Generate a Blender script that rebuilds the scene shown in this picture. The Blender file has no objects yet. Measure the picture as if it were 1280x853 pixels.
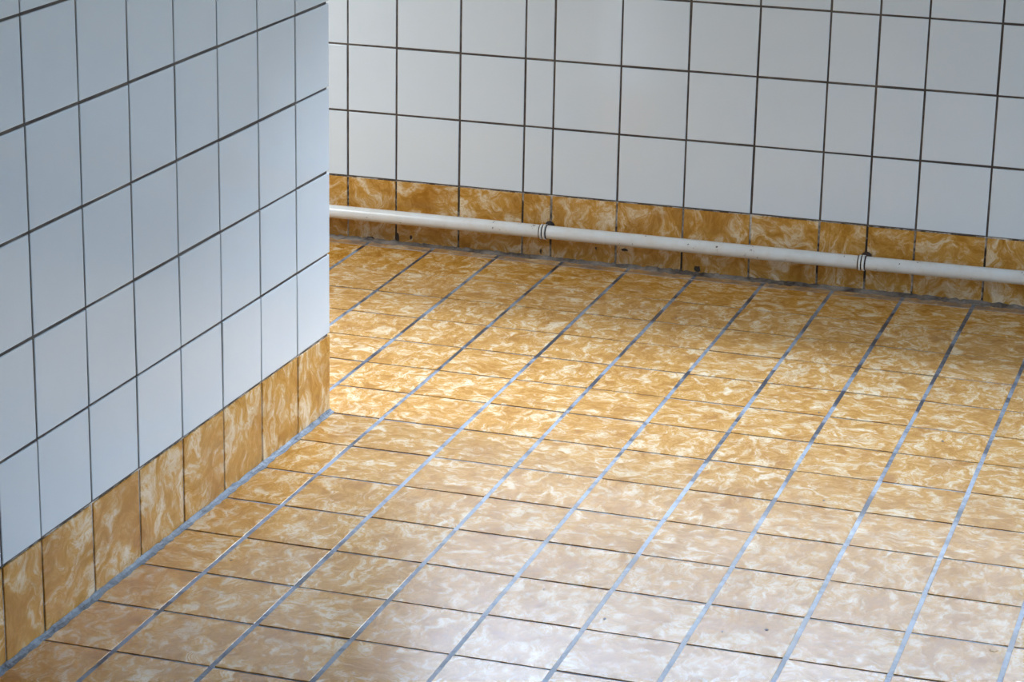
import bpy, bmesh, math, random
from mathutils import Matrix, Vector

random.seed(7)
U = 0.15                      # one tile = 15 cm; layout below is in tile units
SC = bpy.context.scene
COL = SC.collection

# ---------------------------------------------------------------- camera
cam_d = bpy.data.cameras.new('camera')
cam = bpy.data.objects.new('camera', cam_d); COL.objects.link(cam)
R0 = Vector((0.9512, 0.3082, 0.0179)).normalized()
F0 = Vector((-0.2889, 0.9092, -0.2998)).normalized()
R0 = (R0 - F0 * R0.dot(F0)).normalized()
UP = R0.cross(F0)
m = Matrix((R0, UP, -F0)).transposed().to_4x4()
m.translation = Vector((13.1017, -27.71, 9.9635)) * U
cam.matrix_world = m
cam_d.sensor_fit = 'HORIZONTAL'; cam_d.sensor_width = 36.0
cam_d.lens = 36.0 * 3154.45 / 1280.0
cam_d.clip_start = 0.05; cam_d.clip_end = 100
SC.camera = cam

# ---------------------------------------------------------------- light and exposure
SKY, SKYCOL = 6.2, (0.77, 1.0, 1.38, 1)
SUN, SUNCOL = 30.0, (0.88, 1.0, 1.25)
FILL, FILLCOL = 38.0, (0.93, 1.0, 1.08)
world = bpy.data.worlds.new('world'); SC.world = world; world.use_nodes = True
wn, wl = world.node_tree.nodes, world.node_tree.links
wn.clear()
wo = wn.new('ShaderNodeOutputWorld'); bg = wn.new('ShaderNodeBackground')
tcw = wn.new('ShaderNodeTexCoord'); sep = wn.new('ShaderNodeSeparateXYZ'); rw = wn.new('ShaderNodeValToRGB')
mr = wn.new('ShaderNodeMapRange'); mr.inputs[1].default_value = -1; mr.inputs[2].default_value = 1
wl.new(tcw.outputs['Generated'], sep.inputs[0]); wl.new(sep.outputs['Z'], mr.inputs[0]); wl.new(mr.outputs[0], rw.inputs[0])
e = rw.color_ramp.elements
e[0].position = 0.47; e[0].color = (0.16, 0.17, 0.15, 1)        # ground outside
e[1].position = 0.53; e[1].color = SKYCOL         # pale sky
wl.new(rw.outputs[0], bg.inputs[0]); bg.inputs[1].default_value = SKY
wl.new(bg.outputs[0], wo.inputs[0])

def portal(name, loc, w, h, rot):
    l = bpy.data.lights.new(name, 'AREA'); l.shape = 'RECTANGLE'; l.size = w * U; l.size_y = h * U
    l.cycles.is_portal = True
    o = bpy.data.objects.new(name, l); COL.objects.link(o)
    o.location = Vector(loc) * U; o.rotation_euler = rot
    return o

# window openings (tile units): back wall u-range / z-range, right wall y-range / z-range
BCOL = [-0.4067, 0.3623, 1.3492, 2.3398, 2.7758, 3.7684, 4.7584, 5.7503, 6.744, 7.4267, 8.1017, 9.0909]
BZ0, PZ = 0.9591, 0.9956
WX0, WX1 = BCOL[1], BCOL[-1] + 3 * 0.992
WZ0, WZ1 = BZ0 + 5 * PZ, BZ0 + 9 * PZ         # window in the back wall, above the frame
VY0, VY1, VZ0, VZ1 = -12.5, 0.8, 1.5, 11.5      # unseen window added in the right hand wall as fill for the left wall
YB = 6.546
RX = 22.0
portal('daylight_portal', ((WX0 + WX1) / 2, YB + 0.6, (WZ0 + WZ1) / 2), WX1 - WX0, WZ1 - WZ0, (-math.pi / 2, 0, 0))
portal('daylight_portal_right', (RX + 0.6, (VY0 + VY1) / 2, (VZ0 + VZ1) / 2), VZ1 - VZ0, VY1 - VY0, (0, math.pi / 2, 0))
# hazy sun falling through the back window
sun_d = bpy.data.lights.new('hazy_sun', 'SUN'); sun_d.energy = SUN; sun_d.color = SUNCOL; sun_d.angle = math.radians(60)
sun = bpy.data.objects.new('hazy_sun', sun_d); COL.objects.link(sun); sun.location = (0, 6, 8)
SEL, SAZ = math.radians(37), math.radians(-10)
sun.rotation_euler = Vector((math.sin(SAZ) * math.cos(SEL), -math.cos(SAZ) * math.cos(SEL), -math.sin(SEL))).to_track_quat('-Z', 'Y').to_euler()
# unseen fill light added in the hidden bay to brighten the back wall
def bay_fill_light(loc, w, h, watts, col):
    l = bpy.data.lights.new('bay_fill_light', 'AREA'); l.shape = 'RECTANGLE'; l.size = w * U; l.size_y = h * U
    l.energy = watts; l.color = col
    o = bpy.data.objects.new('bay_fill_light', l); COL.objects.link(o); o.location = Vector(loc) * U
bay_fill_light((-6.0, -0.5, 9.0), 3, 3, FILL, FILLCOL)

SC.view_settings.view_transform = 'Standard'
SC.view_settings.look = 'None'
SC.view_settings.gamma = 1.0
SC.view_settings.use_curve_mapping = False
SC.view_settings.exposure = 0.0
SC.cycles.max_bounces = 10; SC.cycles.diffuse_bounces = 6; SC.cycles.glossy_bounces = 5
SC.cycles.transparent_max_bounces = 8
SC.cycles.caustics_reflective = True; SC.cycles.caustics_refractive = False
SC.cycles.sample_clamp_indirect = 8.0
SC.cycles.use_denoising = True

# ---------------------------------------------------------------- materials
class NT:
    def __init__(s, name):
        s.m = bpy.data.materials.new(name); s.m.use_nodes = True
        s.n = s.m.node_tree.nodes; s.l = s.m.node_tree.links
        s.b = s.n['Principled BSDF']
    def node(s, t, **kw):
        n = s.n.new(t)
        for k, v in kw.items(): setattr(n, k, v)
        return n
    def put(s, sock, v):
        if hasattr(v, 'is_linked') or isinstance(v, bpy.types.NodeSocket): s.l.new(v, sock)
        else: sock.default_value = v
    def math(s, op, a, b=0.0, c=0.0, clamp=False):
        n = s.node('ShaderNodeMath', operation=op, use_clamp=clamp)
        s.put(n.inputs[0], a); s.put(n.inputs[1], b)
        if op in ('MULTIPLY_ADD', 'SMOOTH_MIN'): s.put(n.inputs[2], c)
        return n.outputs[0]
    def noise(s, vec, scale, detail=2, rough=0.5, dist=0.0, w=None):
        n = s.node('ShaderNodeTexNoise')
        if w is not None: n.noise_dimensions = '4D'; s.put(n.inputs['W'], w)
        s.l.new(vec, n.inputs['Vector']); n.inputs['Scale'].default_value = scale
        n.inputs['Detail'].default_value = detail; n.inputs['Roughness'].default_value = rough
        n.inputs['Distortion'].default_value = dist
        return n.outputs['Fac'], n.outputs['Color']
    def ramp(s, fac, stops, interp='LINEAR'):
        n = s.node('ShaderNodeValToRGB'); r = n.color_ramp; r.interpolation = interp
        while len(r.elements) < len(stops): r.elements.new(0.5)
        for el, (p, c) in zip(r.elements, stops):
            el.position = p; el.color = (c, c, c, 1) if isinstance(c, (int, float)) else (*c, 1)
        s.l.new(fac, n.inputs[0]); return n.outputs[0]
    def mix(s, fac, a, b, mode='MIX'):
        n = s.node('ShaderNodeMix', data_type='RGBA', blend_type=mode)
        s.put(n.inputs[0], fac)
        for i, v in ((6, a), (7, b)):
            s.put(n.inputs[i], v if not isinstance(v, tuple) else (*v, 1))
        return n.outputs[2]
    def coords(s, kind='Object'): return s.node('ShaderNodeTexCoord').outputs[kind]
    def rand(s): return s.node('ShaderNodeObjectInfo').outputs['Random']
    def bump(s, h, strength, dist):
        n = s.node('ShaderNodeBump'); s.l.new(h, n.inputs['Height'])
        n.inputs['Strength'].default_value = strength; n.inputs['Distance'].default_value = dist
        s.l.new(n.outputs[0], s.b.inputs['Normal'])
    def base(s, c): s.put(s.b.inputs['Base Color'], c if not isinstance(c, tuple) else (*c, 1))
    def rough(s, r): s.put(s.b.inputs['Roughness'], r)

def marbled(name, rough_lo, rough_hi, dirt=0.0, k=1.0, soot=(0.15, 0.105, 0.07)):
    t = NT(name); co = t.coords(); w = t.math('MULTIPLY', t.rand(), 53.0)
    # each tile is turned by a quarter turn of its own
    rot = t.node('ShaderNodeVectorRotate', rotation_type='Z_AXIS')
    t.l.new(co, rot.inputs['Vector'])
    q = t.math('MULTIPLY', t.math('FLOOR', t.math('MULTIPLY', t.math('FRACT', t.math('MULTIPLY', t.rand(), 17.0)), 4.0)), math.pi / 2)
    t.l.new(q, rot.inputs['Angle']); v = rot.outputs[0]
    warp, wc = t.noise(v, 22 * k, 2, 0.5, 0.0, w)
    sub = t.node('ShaderNodeVectorMath', operation='SUBTRACT'); t.l.new(wc, sub.inputs[0]); sub.inputs[1].default_value = (.5, .5, .5)
    scl = t.node('ShaderNodeVectorMath', operation='SCALE'); t.l.new(sub.outputs[0], scl.inputs[0]); scl.inputs['Scale'].default_value = 0.065 / k
    add = t.node('ShaderNodeVectorMath', operation='ADD'); t.l.new(v, add.inputs[0]); t.l.new(scl.outputs[0], add.inputs[1])
    mp = t.node('ShaderNodeMapping'); mp.inputs['Scale'].default_value = (1.0, 1.7, 1.0); t.l.new(add.outputs[0], mp.inputs[0])
    a, _ = t.noise(mp.outputs[0], 21 * k, 5, 0.6, 1.1, w)
    b, _ = t.noise(mp.outputs[0], 52 * k, 4, 0.6, 1.8, w)
    veins = t.ramp(b, [(0.36, 0.0), (0.47, 0.25), (0.52, 0.9), (0.56, 0.35), (0.62, 0.95), (0.70, 0.3)])
    patch = t.ramp(a, [(0.36, 0.0), (0.50, 0.38), (0.60, 0.75), (0.70, 1.0)])
    f = t.math('MULTIPLY', patch, 0.62)
    f = t.math('MULTIPLY_ADD', veins, t.math('MULTIPLY_ADD', patch, 0.46, 0.15), f, clamp=True)
    OCH, AMB, CRM = (0.40, 0.165, 0.011), (0.585, 0.295, 0.055), (0.81, 0.66, 0.44)
    c = t.ramp(f, [(0.0, OCH), (0.38, AMB), (0.95, CRM)])
    deep, _ = t.noise(v, 17 * k, 2, 0.5, 0.6, t.math('ADD', w, 9.0))
    c = t.mix(t.ramp(deep, [(0.30, 0.55), (0.52, 0.0)]), c, t.mix(1.0, c, (0.74, 0.62, 0.42), 'MULTIPLY'))
    # little chips in the glaze
    vo = t.node('ShaderNodeTexVoronoi'); vo.inputs['Scale'].default_value = 26
    t.l.new(t.coords(), vo.inputs['Vector'])
    if dirt > 0:
        g, _ = t.noise(co, 30, 5, 0.65, 0.4, w)
        g2, _ = t.noise(co, 7, 2, 0.5, 0.0, w)
        gd = t.math('MULTIPLY', t.ramp(g, [(0.35, 0.15), (0.65, 1.0)]), t.ramp(g2, [(0.30, 0.3), (0.7, 1.0)]))
        c = t.mix(t.math('MULTIPLY', gd, dirt, clamp=True), c, soot)
    t.base(c)
    rn, _ = t.noise(co, 45, 3, 0.6, 0.0, w)
    mrn = t.node('ShaderNodeMapRange'); t.l.new(rn, mrn.inputs[0]); mrn.inputs[1].default_value = .3; mrn.inputs[2].default_value = .7
    mrn.inputs[3].default_value = rough_lo; mrn.inputs[4].default_value = rough_hi
    t.rough(mrn.outputs[0])
    wv, _ = t.noise(co, 22, 2, 0.5, 0.0, w)
    t.bump(wv, 0.25, 0.0012)
    t.b.inputs['IOR'].default_value = 1.52
    return t.m

def white_glaze(name):
    t = NT(name); co = t.coords(); w = t.math('MULTIPLY', t.rand(), 41.0)
    n, _ = t.noise(co, 9, 3, 0.5, 0.3, w)
    c = t.mix(t.ramp(n, [(0.3, 0.0), (0.7, 1.0)]), (0.68, 0.735, 0.755), (0.71, 0.76, 0.775))
    c = t.mix(t.math('MULTIPLY', t.rand(), 0.6), c, (0.67, 0.725, 0.74))
    t.base(c); t.rough(0.10)
    wv, _ = t.noise(co, 7, 1, 0.5, 0.0, w)
    t.bump(wv, 0.22, 0.003)
    return t.m

def grouty(name, dark, light, scale, lo, hi, rough=0.75, bump=0.0008):
    t = NT(name); co = t.coords()
    a, _ = t.noise(co, scale, 5, 0.65, 0.3)
    b, _ = t.noise(co, scale * 7, 3, 0.6, 0.0)
    f = t.math('ADD', t.math('MULTIPLY', a, 0.75), t.math('MULTIPLY', b, 0.25))
    t.base(t.mix(t.ramp(f, [(lo, 0.0), (hi, 1.0)]), dark, light))
    t.rough(t.ramp(f, [(lo, max(rough - 0.2, 0.05)), (hi, rough)]))
    t.bump(b, 0.6, bump)
    return t.m

M_FLOOR = marbled('ochre_floor_glaze', 0.20, 0.27, 0, 1.12)
M_BASE = marbled('ochre_wall_glaze', 0.12, 0.20, 0, 0.72)
M_BASE_DIRT = marbled('ochre_wall_glaze_grimy', 0.14, 0.25, 0.22, 0.72)
M_FLOOR_DIRT = marbled('ochre_floor_glaze_grimy', 0.35, 0.55, 1.6, 1.0, (0.20, 0.15, 0.11))
M_WHITE = white_glaze('white_glaze')
M_GROUT_FLOOR = grouty('floor_cross_grout', (0.035, 0.037, 0.05), (0.26, 0.29, 0.35), 6, 0.42, 0.58, 0.55)
M_GROUT_LONG = grouty('floor_long_grout', (0.02, 0.026, 0.042), (0.25, 0.29, 0.345), 9, 0.44, 0.56, 0.5)
M_GROUT_WALL = grouty('wall_grout', (0.055, 0.040, 0.032), (0.22, 0.18, 0.14), 9, 0.45, 0.75, 0.8)
M_GROUT_BASE = grouty('skirting_grout', (0.045, 0.033, 0.022), (0.62, 0.56, 0.48), 14, 0.46, 0.62, 0.8)
M_CEMENT = grouty('blue_grey_cement', (0.03, 0.036, 0.045), (0.25, 0.30, 0.35), 20, 0.38, 0.62, 0.6, 0.003)
M_CEMENT_DIRTY = grouty('grimy_cement', (0.05, 0.038, 0.03), (0.34, 0.29, 0.24), 14, 0.38, 0.66, 0.75, 0.003)
M_GROUT_PALE = grouty('pale_strip_joint', (0.20, 0.16, 0.13), (0.50, 0.42, 0.36), 12, 0.40, 0.60, 0.7)
M_CHIP = grouty('chipped_glaze', (0.03, 0.026, 0.024), (0.10, 0.09, 0.085), 60, 0.35, 0.65, 0.8)
M_SPOT = grouty('orange_spot', (0.42, 0.20, 0.04), (0.55, 0.30, 0.08), 60, 0.35, 0.65, 0.6)
M_GRIME = grouty('dark_grime', (0.025, 0.018, 0.012), (0.09, 0.06, 0.035), 50, 0.35, 0.65, 0.9)
M_PLASTER = grouty('ceiling_paint', (0.36, 0.38, 0.40), (0.42, 0.44, 0.46), 3, 0.3, 0.7, 0.9)

def painted_pipe():
    t = NT('chipped_white_paint'); co = t.coords()
    a, _ = t.noise(co, 26, 5, 0.7, 0.2); b, _ = t.noise(co, 130, 3, 0.7, 0.0)
    f = t.math('ADD', t.math('MULTIPLY', a, 0.5), t.math('MULTIPLY', b, 0.5))
    c = t.mix(t.ramp(a, [(0.40, 0.0), (0.75, 0.55)]), (0.74, 0.73, 0.68), (0.60, 0.52, 0.40))
    c = t.mix(t.ramp(f, [(0.615, 0.0), (0.64, 1.0)]), c, (0.10, 0.055, 0.03))
    t.base(c); t.rough(0.30); t.bump(b, 0.2, 0.0006)
    return t.m
M_PIPE = painted_pipe()
M_RUST = grouty('dark_rust', (0.012, 0.008, 0.006), (0.06, 0.03, 0.015), 40, 0.35, 0.65, 0.9)
def plain(name, col, rough, metal=0.0):
    t = NT(name); n, _ = t.noise(t.coords(), 12, 3)
    t.base(t.mix(n, tuple(x * 0.93 for x in col), col)); t.rough(rough); t.b.inputs['Metallic'].default_value = metal
    return t.m
M_FRAME = plain('white_window_paint', (0.75, 0.75, 0.73), 0.4)
def pane_mat():
    t = NT('window_glass'); out = t.n['Material Output']
    tr = t.node('ShaderNodeBsdfTransparent'); tr.inputs[0].default_value = (0.95, 0.97, 0.97, 1)
    gl = t.node('ShaderNodeBsdfGlossy'); gl.inputs['Roughness'].default_value = 0.02
    fr = t.node('ShaderNodeLayerWeight'); fr.inputs[0].default_value = 0.5
    mx = t.node('ShaderNodeMixShader'); t.l.new(t.math('MULTIPLY_ADD', t.math('POWER', fr.outputs['Facing'], 5.0), 0.96, 0.04), mx.inputs[0]); t.l.new(tr.outputs[0], mx.inputs[1]); t.l.new(gl.outputs[0], mx.inputs[2])
    t.l.new(mx.outputs[0], out.inputs[0]); t.n.remove(t.b)
    return t.m
M_GLASS = pane_mat()

# ---------------------------------------------------------------- geometry helpers (lengths in tile units)
def mesh_from(bm, name, mat, smooth=False):
    me = bpy.data.meshes.new(name); bm.normal_update(); bm.to_mesh(me); bm.free()
    if mat: me.materials.append(mat)
    if smooth:
        for p in me.polygons: p.use_smooth = True
    return me

def link(name, me, parent=None, loc=None, rot=None):
    o = bpy.data.objects.new(name, me); COL.objects.link(o)
    if parent: o.parent = parent
    if loc is not None: o.location = Vector(loc) * U
    if rot is not None: o.rotation_euler = rot
    return o

def box(bm, lo, hi):
    v = [bm.verts.new(Vector((x, y, z)) * U) for x in (lo[0], hi[0]) for y in (lo[1], hi[1]) for z in (lo[2], hi[2])]
    for f in ((0, 1, 3, 2), (4, 6, 7, 5), (0, 4, 5, 1), (2, 3, 7, 6), (0, 2, 6, 4), (1, 5, 7, 3)):
        bm.faces.new([v[i] for i in f])

def tile_into(bm, x0, x1, y0, y1, top, depth=0.045, bev=0.009):
    """a tile lying in the local XY plane, its edge rounded in two steps"""
    def ring(ins, z):
        return [bm.verts.new(Vector((x, y, z)) * U) for x, y in
                ((x0 + ins, y0 + ins), (x1 - ins, y0 + ins), (x1 - ins, y1 - ins), (x0 + ins, y1 - ins))]
    rs = [ring(0, top - depth), ring(0, top - bev), ring(bev * 0.3, top - bev * 0.3), ring(bev, top)]
    for a, b in zip(rs, rs[1:]):
        for i in range(4):
            bm.faces.new((a[i], a[(i + 1) % 4], b[(i + 1) % 4], b[i]))
    bm.faces.new(rs[-1])
    bm.faces.new(rs[0][::-1])

TILE_CACHE = {}
def tile_mesh(w, h, mat, bev=0.009):
    k = (round(w, 3), round(h, 3), mat.name)
    if k not in TILE_CACHE:
        bm = bmesh.new(); tile_into(bm, -w / 2, w / 2, -h / 2, h / 2, 0.0, 0.045, bev)
        TILE_CACHE[k] = mesh_from(bm, 'tile', mat)
    return TILE_CACHE[k]

def lay(parent, x0, x1, y0, y1, gx, gy, mat, tilt=0.0022, name='tile', lift=0.002, bev=0.009):
    """one tile on the local plane z = 0 of parent, between joints gx and gy wide"""
    w, h = x1 - x0 - gx, y1 - y0 - gy
    if w < 0.03 or h < 0.03: return None
    return link(name, tile_mesh(w, h, mat, bev), parent,
                ((x0 + x1) / 2 + random.uniform(-.003, .003), (y0 + y1) / 2 + random.uniform(-.003, .003), random.uniform(-lift, lift)),
                (random.gauss(0, tilt), random.gauss(0, tilt), random.gauss(0, tilt * 0.5)))

def field(parent, cells, gx, gy, mat, name):
    """tiles outside the picture, joined"""
    bm = bmesh.new()
    for x0, x1, y0, y1 in cells:
        if x1 - x0 > gx * 2 and y1 - y0 > gy * 2:
            tile_into(bm, x0 + gx / 2, x1 - gx / 2, y0 + gy / 2, y1 - gy / 2, 0.0)
    if not bm.verts: bm.free(); return
    o = link(name, mesh_from(bm, name, mat), parent); o['kind'] = 'stuff'
    return o

def structure(name, bm, mat, label, cat, mtx=None):
    o = link(name, mesh_from(bm, name, mat))
    if mtx is not None: o.matrix_world = mtx
    o['kind'] = 'structure'; o['label'] = label; o['category'] = cat
    return o

def plane_mtx(origin, xdir, normal):
    x = Vector(xdir).normalized(); z = Vector(normal).normalized(); y = z.cross(x)
    mm = Matrix((x, y, z)).transposed().to_4x4(); mm.translation = Vector(origin) * U
    return mm

CEIL = 18.0
CHIPS = [(7.882, 1.102, .018), (9.462, .594, .022), (8.523, -1.829, .018), (8.687, -5.49, .02), (8.29, -5.677, .014), (6.361, -5.283, .016), (3.124, -5.684, .014), (5.264, 4.305, .014), (7.137, -5.778, .018)]
ORANGE = (10.833, -5.196)
GRIME = [(.605, .109, .03, .04), (5.008, .072, .06, .06), (.388, .087, .035, .09), (3.899, .246, .06, .03), (2.634, .105, .02, .05), (-.047, .031, .08, .03), (3.476, .227, .02, .04)]
GW = 0.029                                        # wall joint
# ---------------------------------------------------------------- floor
XS = [-0.0233, 0.9957, 2.018, 2.9998, 4.006, 5.0017, 6.0064, 7.0105, 8.0073, 8.999, 9.9951, 10.9838]
YS = [6.25, 5.0989, 4.0659, 3.0412, 1.9953, 0.9898, -0.0074, -1.0125, -2.0336, -3.045, -4.0599, -5.0679, -6.0864, -7.0879, -8.108]
while XS[0] > -13: XS.insert(0, XS[0] - 1.0)
while XS[-1] < RX - 1: XS.append(XS[-1] + 0.998)
XS.append(RX)
while YS[-1] > -35: YS.append(YS[-1] - 1.0144)
YF = YS[-1]
print('front', YF)
XL = lambda y: 2.3374 + 0.0137 * y                # face of the left wall
YC = -0.9722                                      # its free end
GL, GC = 0.050, 0.035                             # floor joints: long, cross

bm = bmesh.new(); box(bm, (-14, YF, -1.2), (RX, YB, -0.009))
floor = structure('floor', bm, M_GROUT_FLOOR, 'ochre and cream marbled tile floor with blue grey joints', 'floor')
rest = []
for j in range(len(YS) - 1):
    y1, y0 = YS[j], YS[j + 1]; ym = (y0 + y1) / 2
    for i in range(len(XS) - 1):
        x0, x1 = XS[i], XS[i + 1]
        if ym < YC:
            wall = XL(ym)
            if x1 < wall + 0.05: 
                if x1 > -13: pass
                continue
            if x0 < wall + 0.02: x0 = wall + 0.045 - GL / 2
        if -1.1 < x0 < 12.3 and ym > -10.2: lay(floor, x0, x1, y0, y1, GL, GC, M_FLOOR, 0.0020, lift=0.0012, bev=0.004)
        else: rest.append((x0, x1, y0, y1))
# strip of cut, grimy tiles along the back wall
for i in range(len(XS) - 1):
    x0, x1 = XS[i], XS[i + 1]
    if -1.1 < x0 < 12.3: lay(floor, x0, x1, YS[0], YB - 0.06, GL, 0.03, M_FLOOR_DIRT, 0.003, bev=0.006)
    else: rest.append((x0, x1, YS[0], YB - 0.06))
field(floor, rest, GL, GC, M_FLOOR, 'tile_field')
# the long joints are filled almost flush
bm = bmesh.new()
for x in XS[1:-1]:
    y_lo = YF if x > 2.4 else YC + 0.05
    n = 40
    for k in range(n):
        ya, yb = y_lo + (YB - 0.1 - y_lo) * k / n, y_lo + (YB - 0.1 - y_lo) * (k + 1) / n
        if yb < YC and x < XL(ya) + 0.1: continue
        box(bm, (x - GL / 2 - 0.004, ya, -0.03), (x + GL / 2 + 0.004, yb, -0.0025 + random.uniform(-.0008, .0008)))
g = link('grout', mesh_from(bm, 'grout', M_GROUT_LONG), floor); g['kind'] = 'stuff'
g['label'] = 'long pale blue grey floor joints'
# pale joint in front of the cut strip
bm = bmesh.new()
for k in range(60):
    xa, xb = -1.2 + 13.8 * k / 60, -1.2 + 13.8 * (k + 1) / 60
    wv = random.uniform(.008, .018)
    box(bm, (xa, YS[0] - wv, -0.03), (xb, YS[0] + wv, -0.001))
g = link('strip_joint', mesh_from(bm, 'strip_joint', M_GROUT_PALE), floor); g['kind'] = 'stuff'
# chips and spots in the glaze of single floor tiles
def blot(name, parent, x, y, rx, ry, mat, seed, h=0.0025):
    rnd = random.Random(seed); bm = bmesh.new(); n = 11
    rad = [rnd.uniform(.6, 1.15) for _ in range(n)]
    lo = [bm.verts.new(Vector((rx * rad[t] * math.cos(t * 2 * math.pi / n), ry * rad[t] * math.sin(t * 2 * math.pi / n), -0.004)) * U) for t in range(n)]
    hi = [bm.verts.new(Vector((rx * .8 * rad[t] * math.cos(t * 2 * math.pi / n), ry * .8 * rad[t] * math.sin(t * 2 * math.pi / n), h)) * U) for t in range(n)]
    bm.faces.new(hi); bm.faces.new(lo[::-1])
    for t in range(n): bm.faces.new((lo[t], lo[(t + 1) % n], hi[(t + 1) % n], hi[t]))
    return link(name, mesh_from(bm, name, mat), parent, (x, y, 0))
for k, (x, y, r) in enumerate(CHIPS): blot('glaze_chip', floor, x, y, r, r * 1.6, M_CHIP, 40 + k)
blot('rust_spot', floor, *ORANGE, 0.045, 0.06, M_SPOT, 77)

# ---------------------------------------------------------------- back wall
AB = 0.0018
bx, by = math.cos(AB), math.sin(AB)
cols = list(BCOL)
while cols[0] > -13: cols.insert(0, cols[0] - 1.0)
while cols[-1] < RX - 1.2: cols.append(cols[-1] + 0.992)
cols.append(RX)
ZR = [BZ0 + k * PZ for k in range(0, 18)]
ZR[-1] = CEIL
mb = plane_mtx((0, YB, 0), (bx, by, 0), (by, -bx, 0))        # local x along wall, y up, z into room
D = 0.7
bm = bmesh.new(); zt = -0.014
box(bm, (-14, BZ0, -D), (RX, WZ0, zt)); box(bm, (-14, WZ1, -D), (RX, CEIL, zt))
box(bm, (-14, WZ0, -D), (WX0, WZ1, zt)); box(bm, (WX1, WZ0, -D), (RX, WZ1, zt))
wall_back = structure('wall_back', bm, M_GROUT_WALL, 'white tiled back wall with dark joints behind the pipe', 'wall', mb)
rest = []
for r in range(len(ZR) - 1):
    for i in range(len(cols) - 1):
        x0, x1, z0, z1 = cols[i], cols[i + 1], ZR[r], ZR[r + 1]
        xm, zm = (x0 + x1) / 2, (z0 + z1) / 2
        if WX0 < xm < WX1 and WZ0 < zm < WZ1: continue
        if -2.5 < x0 < 12.2 and r < 5: lay(wall_back, x0, x1, z0, z1, GW, GW, M_WHITE, 0.0028)
        else: rest.append((x0, x1, z0, z1))
field(wall_back, rest, GW, GW, M_WHITE, 'tile_field')

bm = bmesh.new(); box(bm, (-14, -0.3, -D), (RX, BZ0, zt))
base_back = structure('baseboard_back', bm, M_GROUT_BASE, 'course of ochre marbled tiles at the foot of the back wall behind the pipe', 'skirting', mb)
rest = []
for i in range(len(cols) - 1):
    if -2.5 < cols[i] < 12.2: lay(base_back, cols[i], cols[i + 1], -0.02, BZ0, GW, GW, M_BASE_DIRT, 0.003)
    else: rest.append((cols[i], cols[i + 1], -0.02, BZ0))
field(base_back, rest, GW, GW, M_BASE_DIRT, 'tile_field')

for k, (x, z, rx, rz) in enumerate(GRIME): blot('grime_spot', base_back, x, z, rx, rz, M_GRIME, 90 + k)

# ---------------------------------------------------------------- left wall (a partition that ends in a free corner)
LCOL = [-8.7253, -7.9937, -6.978, -5.9702, -4.9632, -3.9599, -2.948, -1.9351, -0.9722]
LZ0, LP = 0.9819, 0.9952
AL = 0.0137
lc = list(LCOL)
while lc[0] > YF + 1.2: lc.insert(0, lc[0] - 1.005)
lc.insert(0, YF)
LZ = [LZ0 + k * LP for k in range(18)]; LZ[-1] = CEIL
ml = plane_mtx((2.3374, 0, 0), (math.sin(AL), math.cos(AL), 0), (math.cos(AL), -math.sin(AL), 0))
LT = 1.0
end = YC - 0.047
bm = bmesh.new(); box(bm, (YF, LZ0, -LT), (end, CEIL, zt))
wall_left = structure('wall_left', bm, M_GROUT_WALL, 'white tiled partition wall ending in a free corner', 'wall', ml)
rest = []
for r in range(len(LZ) - 1):
    for i in range(len(lc) - 1):
        x0, x1 = lc[i], lc[i + 1]
        last = i == len(lc) - 2
        if last: x1 += GW / 2
        if x0 > -11.2 and r < 8: lay(wall_left, x0, x1, LZ[r], LZ[r + 1], GW, GW, M_WHITE, 0.0025)
        else: rest.append((x0, x1, LZ[r], LZ[r + 1]))
field(wall_left, rest, GW, GW, M_WHITE, 'tile_field')
bm = bmesh.new(); box(bm, (YF, -0.3, -LT), (end, LZ0, zt))
base_left = structure('baseboard_left', bm, M_GROUT_BASE, 'course of ochre marbled tiles at the foot of the left partition', 'skirting', ml)
rest = []
for i in range(len(lc) - 1):
    x0, x1 = lc[i], lc[i + 1]
    if i == len(lc) - 2: x1 += GW / 2
    if x0 > -11.2: lay(base_left, x0, x1, 0.0, LZ0, GW, GW, M_BASE, 0.003)
    else: rest.append((x0, x1, 0.0, LZ0))
field(base_left, rest, GW, GW, M_BASE, 'tile_field')
# tiles on the end face of the partition (its edge is lapped by the front tiles)
def end_face(parent, z0s, mat):
    bm = bmesh.new()
    for z0, z1 in z0s:
        box(bm, (end, z0 + GW / 2, -LT + 0.02), (end + 0.04, z1 - GW / 2, -0.05))
    o = link('end_tile_field', mesh_from(bm, 'end_tile_field', mat), parent); o['kind'] = 'stuff'
end_face(wall_left, list(zip(LZ, LZ[1:])), M_WHITE)
end_face(base_left, [(0.0, LZ0)], M_BASE)

# ---------------------------------------------------------------- cement fillets where floor meets wall
def fillet(name, p0, p1, inward, w, h, mat, label, n, jit):
    p0, p1, nrm = Vector(p0), Vector(p1), Vector(inward).normalized()
    bm = bmesh.new(); rows = []
    for k in range(n + 1):
        c = p0.lerp(p1, k / n)
        a = 1 + random.gauss(0, jit); b = 1 + random.gauss(0, jit); mid = 0.42 + random.uniform(-.14, .14)
        prof = [(-0.03, -0.05), (-0.03, h * b), (0.004, h * b), (w * a * 0.42, h * b * mid), (w * a, 0.006), (w * a + 0.01, -0.05)]
        rows.append([bm.verts.new((c + nrm * q + Vector((0, 0, z))) * U) for q, z in prof])
    for A, B in zip(rows, rows[1:]):
        for i in range(len(A) - 1): bm.faces.new((A[i], B[i], B[i + 1], A[i + 1]))
    bm.faces.new(rows[0]); bm.faces.new(rows[-1][::-1])
    bmesh.ops.recalc_face_normals(bm, faces=bm.faces)
    return structure(name, bm, mat, label, 'trim')
fillet('trim_1', (XL(YF + .1), YF + 0.1, 0), (XL(YC), YC, 0), (1, 0, 0), 0.062, 0.036, M_CEMENT,
       'rough blue grey cement fillet along the foot of the left partition', 420, 0.13)
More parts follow.
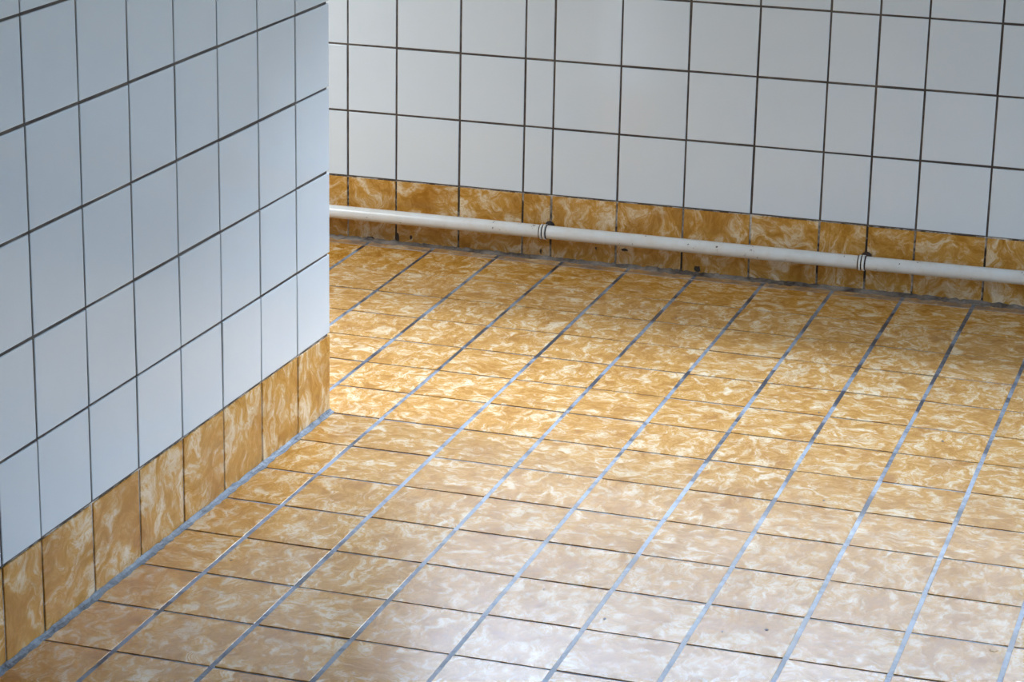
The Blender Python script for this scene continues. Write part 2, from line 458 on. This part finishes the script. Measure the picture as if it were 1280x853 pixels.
fillet('trim_2', (-13, YB, 0), (RX - .1, YB, 0), (0, -1, 0), 0.10, 0.034, M_CEMENT_DIRTY,
       'grimy cement fillet under the back wall skirting', 700, 0.2)

# ---------------------------------------------------------------- rest of the room, outside the picture
bm = bmesh.new()
box(bm, (RX, YF, -0.3), (RX + D, YB, VZ0)); box(bm, (RX, YF, VZ1), (RX + D, YB, CEIL))
box(bm, (RX, YF, VZ0), (RX + D, VY0, VZ1)); box(bm, (RX, VY1, VZ0), (RX + D, YB, VZ1))
structure('wall_right', bm, M_PLASTER, 'plain wall on the right side with an added fill window', 'wall')
bm = bmesh.new(); box(bm, (-14, YF - 1, -0.3), (RX, YF, CEIL))
structure('wall_front', bm, M_PLASTER, 'plain wall opposite the tiled back wall', 'wall')
bm = bmesh.new(); box(bm, (-15, YF, -0.3), (-14, YB, CEIL))
structure('wall_far_left', bm, M_PLASTER, 'plain end wall beyond the partition', 'wall')
bm = bmesh.new(); box(bm, (-15, YF - 1, CEIL), (RX + D, YB + D, CEIL + 1))
structure('ceiling', bm, M_PLASTER, 'plain painted ceiling', 'ceiling')

def window(name, x0, x1, z0, z1, n, mtx, depth, label):
    """frame, mullions and panes on the local XY plane of mtx"""
    fr = 0.12
    bm = bmesh.new()
    for a, b in (((x0, z0), (x1, z0 + fr)), ((x0, z1 - fr), (x1, z1)), ((x0, z0 + fr), (x0 + fr, z1 - fr)), ((x1 - fr, z0 + fr), (x1, z1 - fr))):
        box(bm, (a[0], a[1], depth - 0.4), (b[0], b[1], depth))
    w = structure(name, bm, M_FRAME, label, 'window', mtx)
    st = (x1 - x0) / n
    for k in range(n):
        if k:
            bm = bmesh.new(); box(bm, (x0 + k * st - 0.1, z0 + fr, depth - .38), (x0 + k * st + 0.1, z1 - fr, depth - .02))
            link('mullion', mesh_from(bm, 'mullion', M_FRAME), w)
        a = x0 + k * st + (fr if k == 0 else 0.1); b = x0 + (k + 1) * st - (fr if k == n - 1 else 0.1)
        bm = bmesh.new(); box(bm, (a, z0 + fr, depth - .23), (b, z1 - fr, depth - .19))
        link('pane', mesh_from(bm, 'pane', M_GLASS), w)
window('window_1', WX0, WX1, WZ0, WZ1, 3, mb, -0.5, 'wide window high in the back wall above the tiles')
window('fill_window', -VY1, -VY0, VZ0, VZ1, 3, plane_mtx((RX, 0, 0), (0, -1, 0), (-1, 0, 0)), -0.5, 'low window added in the right hand wall for fill light')
# unseen wall added outside the back window to block the low sky
bm = bmesh.new(); box(bm, (-80, YB + 28, -3), (100, YB + 31, 24))
structure('sky_blocker_wall', bm, plain('sky_blocker_grey', (0.4, 0.4, 0.4), 0.9), 'tall unseen wall added outside the window to block low sky', 'wall')

# ---------------------------------------------------------------- pipe on its clips
OFF = 0.24; PR = 0.098
py = YB - OFF
pipe = bpy.data.objects.new('heating_pipe', None); COL.objects.link(pipe); pipe.location = Vector((5, py, 0.47)) * U
pipe.empty_display_size = 0.05
pipe['label'] = 'thin white painted pipe with chipped paint running along the back wall skirting'
pipe['category'] = 'pipe'
PTS = [(-12.5, 0.452), (-0.6, 0.457), (2.76, 0.470), (7.44, 0.483), (9.66, 0.501), (12.0, 0.512), (20.5, 0.54)]
def pipe_z(x):
    for (xa, za), (xb, zb) in zip(PTS, PTS[1:]):
        if xa <= x <= xb: return za + (zb - za) * (x - xa) / (xb - xa)
def tube(bm, x0, x1, r, n=24, step=0.5):
    k = max(1, int(abs(x1 - x0) / step)); rows = []
    for q in range(k + 1):
        x = x0 + (x1 - x0) * q / k; z = pipe_z(x)
        rows.append([bm.verts.new(Vector((x - 5, r * math.cos(t * 2 * math.pi / n), z - 0.47 + r * math.sin(t * 2 * math.pi / n))) * U) for t in range(n)])
    for A, B in zip(rows, rows[1:]):
        for i in range(n): bm.faces.new((A[i], B[i], B[(i + 1) % n], A[(i + 1) % n]))
    bm.faces.new(rows[0]); bm.faces.new(rows[-1][::-1])
    bmesh.ops.recalc_face_normals(bm, faces=bm.faces)
def smooth_by_angle(me):
    for p in me.polygons: p.use_smooth = len(p.vertices) == 4
bm = bmesh.new(); tube(bm, -12.5, 20.5, PR)
me = mesh_from(bm, 'pipe_run', M_PIPE); smooth_by_angle(me)
link('pipe_run', me, pipe)
def clip(x):
    bm = bmesh.new()
    tube(bm, x - 0.040, x - 0.012, PR + 0.013, 24, 1); tube(bm, x + 0.006, x + 0.040, PR + 0.013, 24, 1)
    me = mesh_from(bm, 'pipe_clip', M_PIPE); smooth_by_angle(me)
    c = link('pipe_clip', me, pipe); c['label'] = 'narrow clip ring with dark rusty gaps'
    bm = bmesh.new()
    tube(bm, x - 0.056, x - 0.040, PR + 0.005, 24, 1); tube(bm, x + 0.040, x + 0.058, PR + 0.005, 24, 1); tube(bm, x - 0.012, x + 0.006, PR + 0.004, 24, 1)
    me = mesh_from(bm, 'rust_gap', M_RUST); smooth_by_angle(me); link('rust_gap', me, c)
    # stem and rusty wall plate behind
    bm = bmesh.new(); n = 12
    def disc(xc, zc, r, y): return [bm.verts.new(Vector((xc - 5 + r * math.cos(t * 2 * math.pi / n), y, zc - .47 + r * math.sin(t * 2 * math.pi / n))) * U) for t in range(n)]
    zc = pipe_z(x)
    rs = [disc(x + .02, zc + .03, .075, OFF - 0.002), disc(x + .02, zc + .03, .07, OFF - 0.02), disc(x + .02, zc + .02, .03, OFF - 0.05), disc(x, zc, .03, 0.05)]
    for A, B in zip(rs, rs[1:]):
        for i in range(n): bm.faces.new((A[i], A[(i + 1) % n], B[(i + 1) % n], B[i]))
    bm.faces.new(rs[0]); bm.faces.new(rs[-1][::-1]); bmesh.ops.recalc_face_normals(bm, faces=bm.faces)
    link('wall_stem', mesh_from(bm, 'wall_stem', M_RUST), c)['label'] = 'dark rusty stem into the wall joint'
for x in (2.745, 7.425): clip(x)
